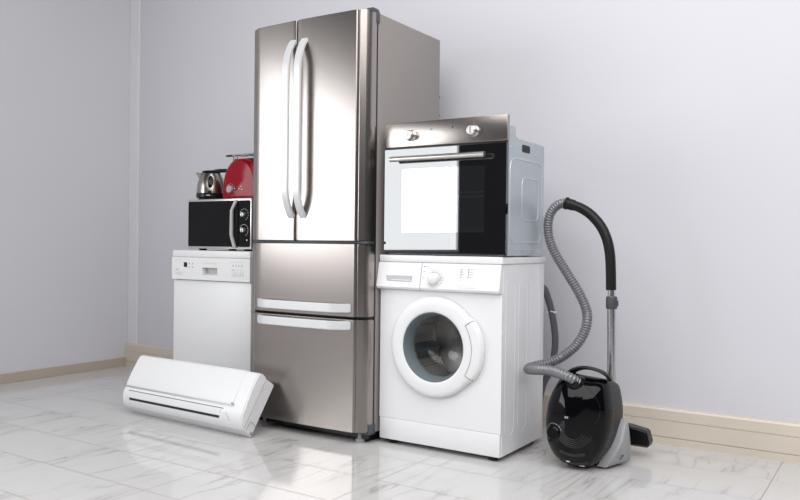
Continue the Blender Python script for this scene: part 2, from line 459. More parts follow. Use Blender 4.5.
# programme knob
kx, kz = -.308, .747; ky = fascia_y(kz)
b = B(); lathe(b, [(.0,-.030),(.018,-.030),(.0225,-.027),(.0245,-.004),(.027,.0),(.027,.004)], (kx,ky,kz), 'y', n=40)
kn = obj('programme_knob', b, 'white2', wm)
b = B(); lathe(b, [(.0285,-.0022),(.0285,.003),(.0265,.003),(.0265,-.0022)], (kx,ky,kz), 'y', n=40, closed=True); obj('knob_ring', b, 'chrome', kn)
b = B()
for k in range(14):
    a = R_(-50+k*280/13); rr = .036
    x, z = kx+rr*math.sin(a), kz+rr*math.cos(a)
    yy = fascia_y(z); box(b, x-.0017, x+.0017, yy-.0012, yy+.002, z-.0017, z+.0017)
for x, z, w in ((-.360,.797,.010),(-.345,.797,.005),(-.362,.775,.006),(-.362,.748,.006)):
    yy = fascia_y(z); box(b, x-w, x+w*.2, yy-.0012, yy+.002, z-.0015, z+.0012)
obj('dial_marking', b, 'greytext', fascia)
b = B()
for (x,z) in ((-.184,.788),(-.184,.778),(-.184,.767),(-.184,.756),(-.149,.788),(-.149,.778),(-.149,.767),(-.149,.756)):
    yy = fascia_y(z); bxo('indicator_light', 'darktext', fascia, x-.002, x+.002, yy-.0015, yy+.002, z-.0018, z+.0018)
b = B()
for (x,z,w) in ((-.180,.790,.010),(-.180,.779,.008),(-.180,.768,.009),(-.145,.790,.026),(-.145,.779,.020),(-.145,.768,.026),(-.145,.757,.02),(-.192,.712,.02),(-.165,.712,.024),(-.137,.712,.026)):
    yy = fascia_y(z); box(b, x, x+w, yy-.0008, yy+.002, z-.0013, z+.0008)
for x in (-.205,-.172,-.139):
    z0, z1 = .722, .742
    for zz in (z0, z1):
        yy = fascia_y(zz); box(b, x, x+.030, yy-.0008, yy+.002, zz-.0004, zz+.0004)
obj('button_marking', b, mat('pale_grey_print', (.58,.58,.62), .5), fascia)
b = B()
yy = fascia_y(.75)
for x in (-.228,):
    for zz in (.70,.72,.74,.76,.78,.80):
        pass
prism(b, [(-.0262,.700),(-.0242,.716),(-.0065,.808),(-.003,.808),(-.003,.700)], -.3804, -.3796, 'x'); obj('drawer_joint', b, 'greytext', fascia)
# door
def bulge(a, r, i):
    a = (a+PI) % (2*PI) - PI
    if r > .185:
        w = max(0, 1-(abs(a)/.70)**3); return r + .022*w**.8
    return r
dprof = [(.150,.010),(.150,-.026),(.152,-.028),(.157,-.029),(.175,-.030),(.196,-.029),(.205,-.027),(.211,-.023),(.2145,-.016),(.216,-.010),(.216,-.002),(.20,-.001),(.17,.010)]
b = B(); lathe(b, dprof, (DC[0], -.001, DC[1]), 'y', n=96, rmod=bulge, closed=True)
wd = obj('door', b, 'white2', wm, ang=40)
b = B()
arc = [(DC[0]+.190*math.cos(a), -.0315, DC[1]+.190*math.sin(a)) for a in [R_(-33+66*k/20) for k in range(21)]]
tube(b, arc, .0011, n=6)
for s in (-1,1):
    tube(b, [(DC[0]+r*math.cos(R_(33*s)), y_, DC[1]+r*math.sin(R_(33*s))) for r, y_ in ((.190,-.0315),(.2075,-.0313),(.2165,-.0294),(.2225,-.0254),(.226,-.018),(.2278,-.011))], .0014, n=6)
obj('latch_outline', b, 'seam', wd)
b = B(); lathe(b, [(.1505,.012),(.1505,-.025),(.147,-.026),(.141,-.012),(.131,.026),(.131,.032),(.135,.032),(.149,.012)], (DC[0], 0, DC[1]), 'y', n=72, closed=True)
obj('inner_rim', b, 'gasket', wd)
b = B(); prof = [(.1315,.028),(.127,.050),(.116,.085),(.095,.110),(.060,.124),(.0,.128)]
lathe(b, prof, (DC[0], 0, DC[1]), 'y', n=64, closed=False)
bmesh.ops.delete(b, geom=[f for f in b.faces if len(f.verts) > 8], context='FACES')
obj('door_glass', b, 'pane', wd, ang=60)
b = B(); lathe(b, [(RH-.001,.013),(.176,.02),(.178,.06),(.160,.07),(.15,.068),(.156,.06),(.158,.03),(RH-.006,.013)], (DC[0],0,DC[1]), 'y', n=64, closed=True)
obj('gasket', b, 'gasket', wm)
b = B(); lathe(b, [(.150,.072),(.158,.076),(.215,.085),(.218,.09),(.218,.345),(.21,.36),(.0,.372),(.0,.376),(.222,.365),(.225,.085),(.16,.07)], (DC[0],0,DC[1]), 'y', n=72, closed=True)
drum = obj('drum', b, 'drum', wm)
for k in range(3):
    a0 = R_(75+120*k); b = B(); rr = .217; sec = []
    for t in (-1,-.6,0,.6,1):
        a = a0 + t*.17; q_ = rr - (.045*(1-t*t)); sec.append((DC[0]+q_*math.cos(a), DC[1]+q_*math.sin(a)))
    prism(b, sec, .11, .34, 'y', bev=.004); obj('lifter', b, 'gasket', drum)
for x in (-.55,-.05):
    for y in (.04,.40):
        b = B(); lathe(b, [(.02,0),(.022,.004),(.022,.014),(.010,.016),(.010,.024)], (x,y,0), n=18); obj('foot', b, 'black', wm)
b = B(); pts = catmull([(-.06,.462,.72),(-.02,.47,.70),(-.004,.475,.672),(.016,.49,.590),(.030,.50,.485),(.028,.50,.40),(.010,.50,.32),(-.02,.49,.25),(-.03,.47,.16),(-.03,.47,.08)], 6)
tube(b, pts, .0155, n=14); dh = obj('drain_hose', b, 'drain', wm)
b = B(); box(b, -.008, .034, .482, .498, .583, .590, bev=.002); tube(b, [(.002,.485,.598),(.02,.475,.592),(.036,.49,.588),(.034,.51,.586),(.01,.512,.59)], .003, n=8)
obj('hose_clip', b, 'white2', dh)

# ------------------------------------------------------------------ oven
ov = thing('built_in_oven', 'built-in oven with black glass door and steel knobs on top of the washing machine', 'oven', (-.28,.2,WH))
OX0, OX1 = -.579, .0195
b = B()
for a in ((-.565,.008,.392,.398,.848,1.335),(-.565,.008,.012,.398,.848,.856),(-.565,-.557,.012,.392,.856,1.335)): box(b, *a)
box(b, -.565, .008, .09, .392, 1.329, 1.337); box(b, -.565, .006, .012, .088, 1.375, 1.383, bev=.002); box(b, -.565, -.557, .012, .09, 1.335, 1.376)
obj('housing', b, 'galv', ov)
# side sheet: stepped outline, hand hole, pressed panels
b = B()
side = [(.012,.848),(.398,.848),(.398,1.336),(.372,1.339),(.13,1.339),(.105,1.344),(.094,1.358),(.092,1.382),(.085,1.386),(.012,1.386)]
prism(b, side, .001, .0085, 'x', bev=.001)
sd = obj('side_sheet', b, 'galv', ov)
b = B(); q = rrect(.040,.375,.905,1.255,.05); tube(b, [(.0088,p[0],p[1]) for p in q+[q[0]]], .003, n=8, cap=False)
q = rrect(.16,.335,1.0,1.18,.03); tube(b, [(.0088,p[0],p[1]) for p in q+[q[0]]], .0022, n=8, cap=False)
tube(b, [(.0088,.05,.875),(.0088,.37,.875)], .002, n=8)
obj('pressed_rib', b, mat('pale_galvanised', (.62,.67,.70), .35, .5), sd)
b = B(); prism(b, rrect(.157,.240,1.288,1.320,.010), .0080, .0092, 'x'); obj('hand_hole', b, 'dark', sd)
b = B()
for y_, z_ in ((.05,1.30),(.30,1.285),(.06,1.362),(.24,1.332),(.365,1.33),(.06,.862),(.16,.866),(.27,.862),(.34,.866),(.39,1.2),(.39,1.02),(.06,.90)):
    b = B(); lathe(b, [(.0045,.0),(.0045,.002),(.0,.003)], (.0083,y_,z_), 'x', n=12); obj('screw', b, 'chrome', sd)
# control strip
b = B(); box(b, OX0, OX1, -.012, .012, 1.3175, 1.425, bev=.003, seg=3); cp = obj('control_strip', b, 'steel', ov)
for i, kx in enumerate((-.440, -.133)):
    kz = 1.3655
    b = B(); lathe(b, [(.0,-.034),(.017,-.034),(.0205,-.030),(.021,-.008),(.0245,-.004),(.0245,.0)], (kx,-.012,kz), 'y', n=40)
    k = obj('knob', b, 'steel_l', ov, ang=25)
    b = B(); box(b, kx-.002, kx+.002, -.0470, -.0440, kz-.014, kz+.014, bev=.0008); obj('pointer', b, 'darkgrey', k)
for x, z in ((-.338,1.386),(-.233,1.388)):
    b = B(); lathe(b, [(.0,-.0025),(.003,-.002),(.0036,.001)], (x,-.012,z), 'y', n=14); obj('indicator_lamp', b, 'black', cp)
b = B()
for x, z in ((-.43,1.397),(-.133,1.397),(-.105,1.372),(-.165,1.372),(-.226,1.386)): box(b, x-.003, x+.003, -.0128, -.0115, z-.001, z+.001)
obj('printed_marking', b, 'greytext', cp)
# glass door
DW = (-.487,-.081,.944,1.221); cx, cz = (DW[0]+DW[1])/2, (DW[2]+DW[3])/2
b = B(); n = 72
plate_hole(b, ray_rect(cx, cz, OX0+.002, OX1-.002, .859, 1.309, n), ray_rect(cx, cz, *DW, n), -.012, .008)
od = obj('oven_door', b, 'blackglass', ov, sm=False)
b = B(); box(b, DW[0], DW[1], -.0118, -.0098, DW[2], DW[3]); obj('window_pane', b, 'ovenpane', od, sm=False)
b = B(); 
box(b, -.553, -.007, .33, .34, .87, 1.30); box(b, -.553, -.545, .01, .33, .87, 1.30); box(b, -.015, -.007, .01, .33, .87, 1.30)
box(b, -.553, -.007, .01, .33, .862, .87); box(b, -.553, -.007, .01, .33, 1.30, 1.308); obj('cavity', b, mat('oven_cavity', (.03,.036,.046), .5), ov)
b = B()
for z in (1.098,1.118): 
    tube(b, [(-.54,.05,z),(-.02,.05,z)], .004, n=8); tube(b, [(-.54,.30,z),(-.02,.30,z)], .004, n=8)
for k in range(14):
    x = -.53+k*.04; tube(b, [(x,.05,1.098),(x,.30,1.098)], .002, n=6)
obj('rack', b, 'chrome', ov)
b = B(); prism(b, [(-.54,.965),(-.02,.965),(-.03,.935),(-.53,.935)], .06, .30, 'y', bev=.005); obj('baking_tray', b, mat('brown_enamel', (.10,.055,.045), .35), ov)
b = B(); tube(b, [(-.523,-.052,1.262),(-.062,-.052,1.262)], .0115, n=20); 
hb = obj('handle_bar', b, 'steel_l', ov)
for x in (-.47,-.115):
    b = B(); tube(b, [(x,-.048,1.262),(x,-.010,1.262)], .007, n=12); obj('handle_post', b, 'chrome', hb)
bxo('air_gap_trim', 'black', ov, OX0+.004, OX1-.004, -.004, .01, .8505, .8575)
bxo('air_gap_trim', 'black', ov, OX0+.004, OX1-.004, -.006, .01, 1.3095, 1.317)
for x in (-.5,-.06):
    for y_ in (.06,.34): bxo('foot_pad', 'black', ov, x-.02, x+.02, y_-.02, y_+.02, WH, .8495)

# ------------------------------------------------------------------ dishwasher
DX0, DX1, DY = -2.087, -1.487, .10; DH = .8445
dw = thing('dishwasher', 'white freestanding dishwasher with button panel under the microwave', 'dishwasher', ((DX0+DX1)/2,.38,0))
b = B(); box(b, DX0+.004, DX1-.004, DY+.022, .68, .03, .806, bev=.003); obj('body', b, 'white3', dw)
b = B(); box(b, DX0+.004, DX1-.002, DY-.011, .69, .8065, DH, bev=.006, seg=3); obj('worktop', b, 'white2', dw)
b = B(); box(b, DX0+.003, DX1-.003, DY, DY+.021, .12, .680, bev=.004); obj('door', b, 'white2', dw)
px0, px1 = DX0+.001, DX1-.001
# fascia with a real recess for the grip
rx0, rx1, rz0, rz1 = -1.842, -1.727, .712, .752
b = B(); rcx, rcz = (rx0+rx1)/2, (rz0+rz1)/2
plate_hole(b, ray_rect(rcx, rcz, px0, px1, .683, .806, 64), ray_rect(rcx, rcz, rx0, rx1, rz0, rz1, 64), DY-.012, DY+.021)
pn = obj('control_panel', b, 'white2', dw, sm=False)
b = B(); box(b, rx0-.004, rx1+.004, DY+.0212, DY+.0218, rz0-.004, rz1+.004); prism(b, [(DY-.008,rz0),(DY+.02,rz0+.012),(DY+.02,rz0)], rx0, rx1, 'x')
obj('grip_recess', b, mat('recess_grey', (.62,.62,.61), .5), pn)
fy = DY-.012
b = B(); box(b, -1.988, -1.962, fy-.001, fy+.002, .752, .778); obj('display', b, 'black', pn)
b = B()
for x in (-1.945,-1.918): 
    for z in (.752,.772): bxo('indicator_light', 'greytext', pn, x-.003, x+.003, fy-.001, fy+.002, z-.004, z+.004)
for x in (-1.610,-1.588,-1.567,-1.545): bxo('indicator_light', 'greytext', pn, x-.0025, x+.0025, fy-.001, fy+.002, .762, .773)
M['button'] = noise_var(mat('button_ivory', (.74,.735,.72), .4), amt=.02)
for x in (-1.610,-1.588,-1.565,-1.543): bxo('push_button', 'button', pn, x-.0095, x+.0095, fy-.0025, fy+.002, .712, .750, bev=.001)
for x in (-2.04,-2.01): bxo('push_button', 'button', pn, x-.013, x+.013, fy-.0025, fy+.002, .712, .742, bev=.001)
b = B(); box(b, -1.617, -1.603, fy-.003, fy+.002, .742, .746); box(b, -2.048,-2.030, fy-.003, fy+.002, .735, .740); obj('red_marking', b, 'redtext', pn)
b = B(); box(b, -1.84, -1.73, fy-.0008, fy+.002, .772, .780); box(b, -1.625, -1.53, fy-.0008, fy+.002, .784, .789); box(b, -2.05, -2.01, fy-.0008, fy+.002, .790, .795)
obj('faded_lettering', b, 'ivory', pn)
b = B(); box(b, DX0+.01, DX1-.01, DY+.04, DY+.06, .0, .118); obj('plinth', b, 'white3', dw)

# ------------------------------------------------------------------ microwave
MX0, MX1, MY = -2.018, -1.530, .14; MZ0, MZ1 = .855, 1.128
mw = thing('microwave_oven', 'black and silver microwave with two dials on top of the dishwasher', 'microwave', ((MX0+MX1)/2,.3,DH))
b = B(); box(b, MX0+.004, MX1-.004, MY+.02, .475, MZ0+.003, MZ1-.002, bev=.004); obj('body', b, mat('microwave_case', (.30,.30,.30), .4, .3), mw)
b = B(); box(b, MX0, MX1, MY, MY+.02, MZ0, MZ1, bev=.004); obj('front_frame', b, 'steel_l', mw)
b = B(); prism(b, rrect(MX0+.010, -1.622, MZ0+.012, MZ1-.012, .008), MY-.006, MY+.001, 'y', bev=.0015); md = obj('door', b, 'mwglass', mw)
b = B(); prism(b, rrect(-1.620, MX1-.010, MZ0+.012, MZ1-.012, .008), MY-.006, MY+.001, 'y', bev=.0015); mp_ = obj('control_panel', b, 'mwglass', mw)
# bracket-shaped pale handle: leans to the right at both ends
zt, zb = MZ1-.010, MZ0+.006
L_ = [(-1.642,zt),(-1.674,zt-.055),(-1.676,zb+.07),(-1.650,zb),(-1.628,zb),(-1.654,zb+.068),(-1.654,zt-.055),(-1.618,zt)]
b = B(); prism(b, L_, MY-.018, MY-.005, 'y', bev=.003); obj('door_handle', b, mat('silver_paint', (.42,.41,.40), .4, .3), md)
for z in (1.040, .957):
    b = B(); lathe(b, [(.0,-.018),(.011,-.018),(.013,-.015),(.014,.0)], (-1.578,MY-.006,z), 'y', n=28); k = obj('dial', b, 'steel_l', mw)
    b = B(); box(b, -1.5795, -1.5765, MY-.029, MY-.0255, z-.014, z+.014, bev=.001); obj('pointer', b, 'chrome', k)
b = B()
for cz_, n_ in ((1.040,9),(.957,12)):
    for k in range(n_):
        a = R_(-60+k*210/(n_-1)); r = .030
        x, z = -1.578+r*math.sin(a), cz_+r*math.cos(a)
        if MX1-.014 > x > -1.612: box(b, x-.0022, x+.0022, MY-.0068, MY-.0058, z-.0014, z+.0014)
box(b, -1.560, -1.553, MY-.0068, MY-.0058, .900, .907)
obj('dial_marking', b, 'whitetext', mp_)
for x in (MX0+.07, MX1-.07):
    for y_ in (.19,.42):
        b = B(); lathe(b, [(.020,0),(.022,.003),(.020,.0112)], (x,y_,DH), n=16); obj('foot', b, 'black', mw)

# ------------------------------------------------------------------ kettle
KX, KY = -1.966, .265; KZ = MZ1-.002
ke = thing('electric_kettle', 'stainless steel cordless kettle with black base and lid on top of the microwave', 'kettle', (KX,KY,KZ), (0,0,.577))
b = B(); lathe(b, [(.0,0),(.066,0),(.070,.003),(.071,.012),(.068,.014),(.0,.014)], (KX,KY,KZ), n=48); obj('power_base', b, 'black', ke)
b = B(); lathe(b, [(.0,.0145),(.080,.0145),(.084,.02),(.084,.040),(.082,.042),(.0,.042)], (KX,KY,KZ), n=48); kb = obj('lower_ring', b, 'black', ke)
b = B(); box(b, KX-.008, KX+.014, KY-.0860, KY-.0815, KZ+.027, KZ+.031); o_ = obj('badge', b, 'whitetext', kb)
b = B(); lathe(b, [(.0,.0425),(.082,.0425),(.082,.060),(.0795,.085),(.0755,.105),(.070,.122),(.062,.140),(.052,.156),(.048,.161),(.044,.162),(.0,.162)], (KX,KY,KZ), n=56)
kbdy = obj('kettle_body', b, 'steel', ke, ang=50)
b = B(); lathe(b, [(.0,.1625),(.052,.1625),(.054,.165),(.050,.170),(.030,.174),(.0,.175)], (KX,KY,KZ), n=40); obj('lid', b, 'black', ke)
# spout
b = B(); loft(b, [[(KX-.062,KY-.020,KZ+.120),(KX-.062,KY+.020,KZ+.120),(KX-.050,KY+.026,KZ+.158),(KX-.050,KY-.026,KZ+.158)],
                  [(KX-.078,KY-.006,KZ+.142),(KX-.078,KY+.006,KZ+.142),(KX-.090,KY+.008,KZ+.164),(KX-.090,KY-.008,KZ+.164)]]); obj('spout', b, 'steel', ke)
# handle, arching from the lid down the right-hand side
b = B(); pts = catmull([(KX+.00,KY,KZ+.166),(KX+.05,KY,KZ+.174),(KX+.098,KY,KZ+.172),(KX+.122,KY,KZ+.145),(KX+.120,KY,KZ+.09),(KX+.100,KY,KZ+.05),(KX+.076,KY,KZ+.034)], 6)
tube(b, pts, .011, n=14); obj('handle', b, 'black', ke)
# oval water gauge
def gauge(z0, z1, w, dy, name, m, par):
    b = B(); rings = []
    n_ = 28
    for s_ in (1., .75, .0001):
        ring = []
        for k in range(n_):
            a = 2*PI*k/n_; zz = (z0+z1)/2 + (z1-z0)/2*math.sin(a)*s_; xx = w*math.cos(a)*s_ + .012
            rad = .082 if zz < .06 else .082-(zz-.06)**1.7*1.28
            d_ = dy if s_ < 1 else -.001
            ring.append((KX+xx, KY-math.sqrt(max(1e-5, rad*rad-xx*xx))-d_, KZ+zz))
        rings.append(ring)
    loft(b, rings, cap=False); return obj(name, b, m, par)
gw = gauge(.068,.140,.0165,.003,'water_gauge','blackgloss',kbdy)
b = B(); box(b, KX+.003, KX+.021, KY-.0862, KY-.079, KZ+.043, KZ+.056, bev=.002); obj('switch', b, 'black', kb)

# ------------------------------------------------------------------ toaster
TX0, TX1, TY0, TY1, TZ = -1.824, -1.556, .205, .345, MZ1-.002
to = thing('toaster', 'red domed toaster with wire bun rack beside the kettle', 'toaster', ((TX0+TX1)/2,(TY0+TY1)/2,TZ))
b = B(); box(b, TX0+.012, TX1-.012, TY0+.008, TY1-.008, TZ, TZ+.014, bev=.003); obj('base', b, 'black', to)
cxt = (TX0+TX1)/2; rings = []
def dome(s, dz=0):
    out = []; hw = (TX1-TX0)/2
    for k in range(33):
        a = PI*k/32; c_, s__ = math.cos(a), math.sin(a)
        x = cxt + s*hw*(abs(c_)**.84)*(1 if c_ >= 0 else -1); z = TZ+.012+ (.216*s + dz)*(s__**.80)
        out.append((x, z))
    out.append((cxt-s*hw*.97, TZ+.011)); out.append((cxt+s*hw*.97, TZ+.011)); return out
for y_, s in ((TY0,.88),(TY0+.003,.94),(TY0+.011,.98),(TY0+.026,1.),(TY1-.026,1.),(TY1-.011,.98),(TY1-.003,.94),(TY1,.88)):
    rings.append([(x, y_, z) for x, z in dome(s)])
b = B(); loft(b, rings); tb = obj('body', b, 'red', to, ang=50)
bxo('slot', 'dark', tb, cxt-.070, cxt+.070, TY0+.035, TY0+.062, TZ+.17, TZ+.2285)
bxo('slot', 'dark', tb, cxt-.070, cxt+.070, TY0+.084, TY0+.110, TZ+.17, TZ+.2285)
b = B(); lathe(b, [(.0,-.016),(.017,-.016),(.0205,-.013),(.0215,.0),(.0215,.004)], (-1.752,TY0,TZ+.058), 'y', n=32); obj('browning_dial', b, 'greyplas', to)
b = B()
for x in (-1.708,): lathe(b, [(.0,-.005),(.007,-.004),(.007,.002)], (x,TY0,TZ+.060), 'y', n=16)
obj('button', b, 'black', to)
b = B()
for k in range(10):
    a = R_(-150+k*30); x, z = -1.752+.030*math.sin(a), TZ+.058+.030*math.cos(a); box(b, x-.0015, x+.0015, TY0-.001, TY0+.003, z-.0015, z+.0015)
for x, z in ((-1.722,.062),(-1.691,.058),(-1.673,.072),(-1.665,.055)): box(b, x-.0035, x+.0035, TY0-.001, TY0+.003, TZ+z-.002, TZ+z+.002)
obj('dial_marking', b, 'whitetext', tb)
b = B(); box(b, -1.691, -1.677, TY0-.0015, TY0+.003, TZ+.056, TZ+.063); obj('orange_mark', b, 'redtext', tb)
b = B(); zr = TZ+.250
for y_ in (TY0+.02, TY0+.05, TY0+.08, TY0+.11): tube(b, [(TX0+.012,y_,zr),(TX1+.02,y_,zr)], .0028, n=8)
for x in (TX0+.012, cxt-.05, cxt+.06, TX1+.02): tube(b, [(x,TY0+.018,zr-.002),(x,TY0+.112,zr-.002)], .0028, n=8)
for x, y_ in ((cxt-.092,TY0+.05),(cxt-.092,TY0+.08),(cxt+.092,TY0+.05),(cxt+.092,TY0+.08)):
    tube(b, [(x,y_,TZ+.175),(x,y_,zr)], .0022, n=8)
rk = obj('bun_rack', b, 'chrome', to)
b = B(); box(b, TX0+.022, TX0+.058, TY0+.014, TY0+.026, zr-.010, zr-.001, bev=.002); obj('rack_grip', b, 'black', rk)

# ------------------------------------------------------------------ air conditioner (local axes: x along the unit, v up its back, d towards its front)
TL = R_(34); AL = .885
ac = thing('air_conditioner', 'white wall-mount air conditioner unit lying tilted back on the floor against the fridge', 'air conditioner', (-1.116,-.280,0.001), (-TL,0,R_(-2.5)), local=True)
# local: x right, -y = front (depth d), z = up the back (v). rotation -TL about x leans the top back.
prof = [(0,0.0),(0,.262),(-.012,.268),(-.058,.268)]     # (y=-d, z=v)
rear = [(-.0,.004),(-.0,.258),(-.006,.264),(-.060,.264),(-.060,.010),(-.030,.003),(-.006,.0)]
b = B(); prism(b, rear, -AL+.006, -.002, 'x', bev=.002); obj('rear_casing', b, mat('ac_side', (.70,.70,.72), .4), ac)
front = [(-.061,.266),(-.075,.272),(-.095,.274),(-.112,.270),(-.122,.258),(-.124,.235),(-.122,.165),(-.117,.115),(-.113,.098),
         (-.1125,.094),(-.1135,.086),(-.111,.066),(-.104,.050),(-.094,.034),(-.084,.023),(-.072,.014),(-.061,.009)]
b = B(); prism(b, front, -AL, 0, 'x', bev=.006, seg=3); fc = obj('front_casing', b, 'white2', ac, ang=30)
# lift-up front panel, slightly proud, stops short of the right end
pan = [(-.090,.2765),(-.113,.2735),(-.1245,.2605),(-.1268,.236),(-.1248,.165),(-.1198,.115),(-.1155,.100),(-.110,.100),(-.112,.2),(-.108,.262),(-.092,.268)]
b = B(); prism(b, pan, -AL+.006, -.078, 'x', bev=.0015); fp = obj('front_panel', b, 'white2', ac, ang=30)
b = B(); prism(b, [(-.1120,.0985),(-.1170,.0985),(-.1150,.0915),(-.1100,.0915)], -AL+.010, -.072, 'x'); obj('panel_edge_strip', b, mat('silver_strip', (.48,.48,.49), .35, .5), fp)
def ysurf(z):
    P = sorted([(q[1], q[0]) for q in front[7:]]);
    for (z0, y0), (z1, y1) in zip(P, P[1:]):
        if z0 <= z <= z1: return y0+(y1-y0)*(z-z0)/(z1-z0)
    return P[0][1]
b = B(); prism(b, [(ysurf(.076)-.0012,.0775),(ysurf(.076)-.0012,.0745),(ysurf(.076)+.006,.0745),(ysurf(.076)+.006,.0775)], -AL+.045, -.13, 'x'); obj('upper_slit', b, 'darktext', fc)
# outlet: dark slot with the closed louvre above it
b = B(); prism(b, [(ysurf(.044)-.001,.044),(ysurf(.033)-.001,.033),(ysurf(.033)+.02,.033),(ysurf(.044)+.02,.044)], -AL+.060, -.150, 'x'); obj('air_outlet', b, 'dark', fc)
b = B(); prism(b, [(ysurf(.070)-.004,.071),(ysurf(.055)-.004,.054),(ysurf(.044)-.004,.0425),(ysurf(.044)+.002,.0425),(ysurf(.070)+.002,.071)], -AL+.055, -.142, 'x', bev=.001); obj('louvre', b, 'white2', ac)
# small display and marks at the right
b = B(); prism(b, [(ysurf(.062)-.0012,.070),(ysurf(.062)-.0012,.0655),(ysurf(.062)+.004,.0655),(ysurf(.062)+.004,.070)], -.125, -.112, 'x')
for k in range(5): 
    z = .058-.006*k; prism(b, [(ysurf(z)-.0012,z+.0012),(ysurf(z)-.0012,z-.0012),(ysurf(z)+.004,z-.0012),(ysurf(z)+.004,z+.0012)], -.108+.006*k, -.100+.006*k, 'x')
obj('display_marking', b, 'greytext', fc)
b = B(); box(b, -.083, -.0755, -.128, -.110, .0985, .1065, bev=.002); obj('panel_catch', b, 'greyplas', fc)
# side: pipe cover outline and notch
b = B(); tube(b, [(.0002,-.048,.040),(.0002,-.046,.056),(.0002,-.032,.060),(.0002,-.016,.056),(.0002,-.004,.050)], .0013, n=6); tube(b, [(.0002,-.048,.040),(.0002,-.050,.014)], .0008, n=6)
obj('pipe_cover_joint', b, 'seam', ac)
b = B(); box(b, -.006, -.0005, -.018, -.004, .008, .022, bev=.001); obj('pipe_notch', b, 'seam', ac)

# ------------------------------------------------------------------ vacuum cleaner
va = thing('vacuum_cleaner', 'glossy black canister vacuum cleaner parked upright with grey ribbed hose beside the washing machine', 'vacuum cleaner', (.29,.2,0))
seam = [(.248,.376),(.290,.371),(.335,.368),(.372,.365),(.397,.350),(.407,.316),(.415,.262),(.4165,.215),(.413,.158),(.404,.112),(.388,.072),(.352,.024),(.318,.006),(.285,.002),
        (.245,.004),(.214,.014),(.181,.040),(.155,.089),(.146,.140),(.144,.180),(.148,.222),(.156,.262),(.174,.308),(.198,.348),(.220,.369)]
sp_ = [Vector((x,0,z)) for x, z in seam]; sp_ = catmull(sp_ + [sp_[0]], 4)[:-1]
seam = [(p.x, p.z) for p in sp_]
vc = (.281,.19)
def vring(s, y, cx=vc[0], cz=vc[1], sz=None, dz=0., dx=0.):
    sz = s if sz is None else sz
    return [(cx+(x-cx)*s+dx, y, cz+(z-cz)*sz+dz) for x, z in seam]
b = B(); R0 = []
for s, y_ in ((.0001,.034),(.12,.0345),(.28,.037),(.44,.043),(.58,.051),(.70,.061),(.80,.073),(.88,.087),(.94,.103),(.98,.122),(1.,.142),(1.003,.152)):
    R0.append(vring(s, y_))
# bottom of the shell stays on the floor: the dome leans so its lower rim is lowest
loft(b, R0)
sh = obj('front_shell', b, 'blackgloss', va, ang=60)
def clampz(r): return [(x,y,max(.004,z)) for x,y,z in r]
b = B(); loft(b, [clampz(vring(.992,.1525)), clampz(vring(.995,.20,sz=.97,dz=-.004)), clampz(vring(.99,.25,sz=.94,dz=-.008)), clampz(vring(.97,.29,sz=.90,dz=-.012)), clampz(vring(.90,.318,sz=.84,dz=-.012)), clampz(vring(.7,.328,sz=.7,dz=-.012))])
bd = obj('body', b, 'blackmatte', va, ang=50)
# carrying handle on top: the arched rail over an oval gap
b = B(); pts = catmull([(.236,.16,.374),(.258,.15,.391),(.298,.145,.403),(.345,.145,.400),(.381,.15,.386),(.398,.16,.362)], 6)
tube(b, pts, 0, sect=((0,0,1), [(-.007,-.018),(-.003,-.024),(.004,-.022),(.007,-.012),(.007,.012),(.004,.022),(-.003,.024),(-.007,.018)])); obj('carry_handle', b, 'blackmatte', va)
# grey bumper wrapping the lower right corner
b = B(); bo = [(.160,.010),(.175,.060),(.205,.115),(.235,.165),(.262,.192),(.268,.192),(.290,.150),(.312,.09),(.318,.035),(.305,.012)]
rg = []
for dx in (0,.006,.012,.014):
    sc = {0:1,.006:1,.012:.95,.014:.85}[dx]; cy_, cz_ = .245, .085
    rg.append([( .0+( .4175 - max(0,(.11-(cz_+(z-cz_)*sc)))**1.5*1.2*(max(0,.22-y_)/.06 if y_<.22 else 0) )+dx+ (.010 if y_>.2 else 0), cy_+(y_-cy_)*sc, cz_+(z-cz_)*sc) for y_, z in bo])
rg = [[(x-.03 if i == 0 else x, y_, z) for x, y_, z in r] for i, r in enumerate([rg[0]]+rg)]
loft(b, rg); bp_ = obj('side_bumper', b, 'greyplas', va, ang=50)
b = B()
for k in range(4): box(b, .431, .4345, .196+k*.011, .204+k*.011, .040+k*.0015, .045+k*.002)
obj('bumper_lettering', b, 'darktext', bp_)
# rear wheels / park plate
b = B(); lathe(b, [(.0,0),(.040,0),(.046,.004),(.046,.018),(.040,.022),(.0,.022)], (.408,.300,.100), 'x', n=32); obj('wheel', b, 'black', va)
b = B(); lathe(b, [(.0,0),(.040,0),(.046,.004),(.046,.018),(.040,.022),(.0,.022)], (.132,.300,.100), 'x', n=32); obj('wheel', b, 'black', va)
def dome_y(x, z):
    """y of the shell at (x,z) by its scaled outline."""
    a = math.atan2(z-vc[1], x-vc[0]); rr = math.hypot(x-vc[0], z-vc[1])
    best = min(seam, key=lambda q: abs((math.atan2(q[1]-vc[1], q[0]-vc[0])-a+PI) % (2*PI)-PI)); R1 = math.hypot(best[0]-vc[0], best[1]-vc[1])
    s = rr/R1; T = [(.0,.034),(.12,.0345),(.28,.037),(.44,.043),(.58,.051),(.70,.061),(.80,.073),(.88,.087),(.94,.103),(.98,.122),(1.,.142)]
    for (s0,y0),(s1,y1) in zip(T, T[1:]):
        if s0 <= s <= s1: return y0+(y1-y0)*(s-s0)/(s1-s0)
    return .142
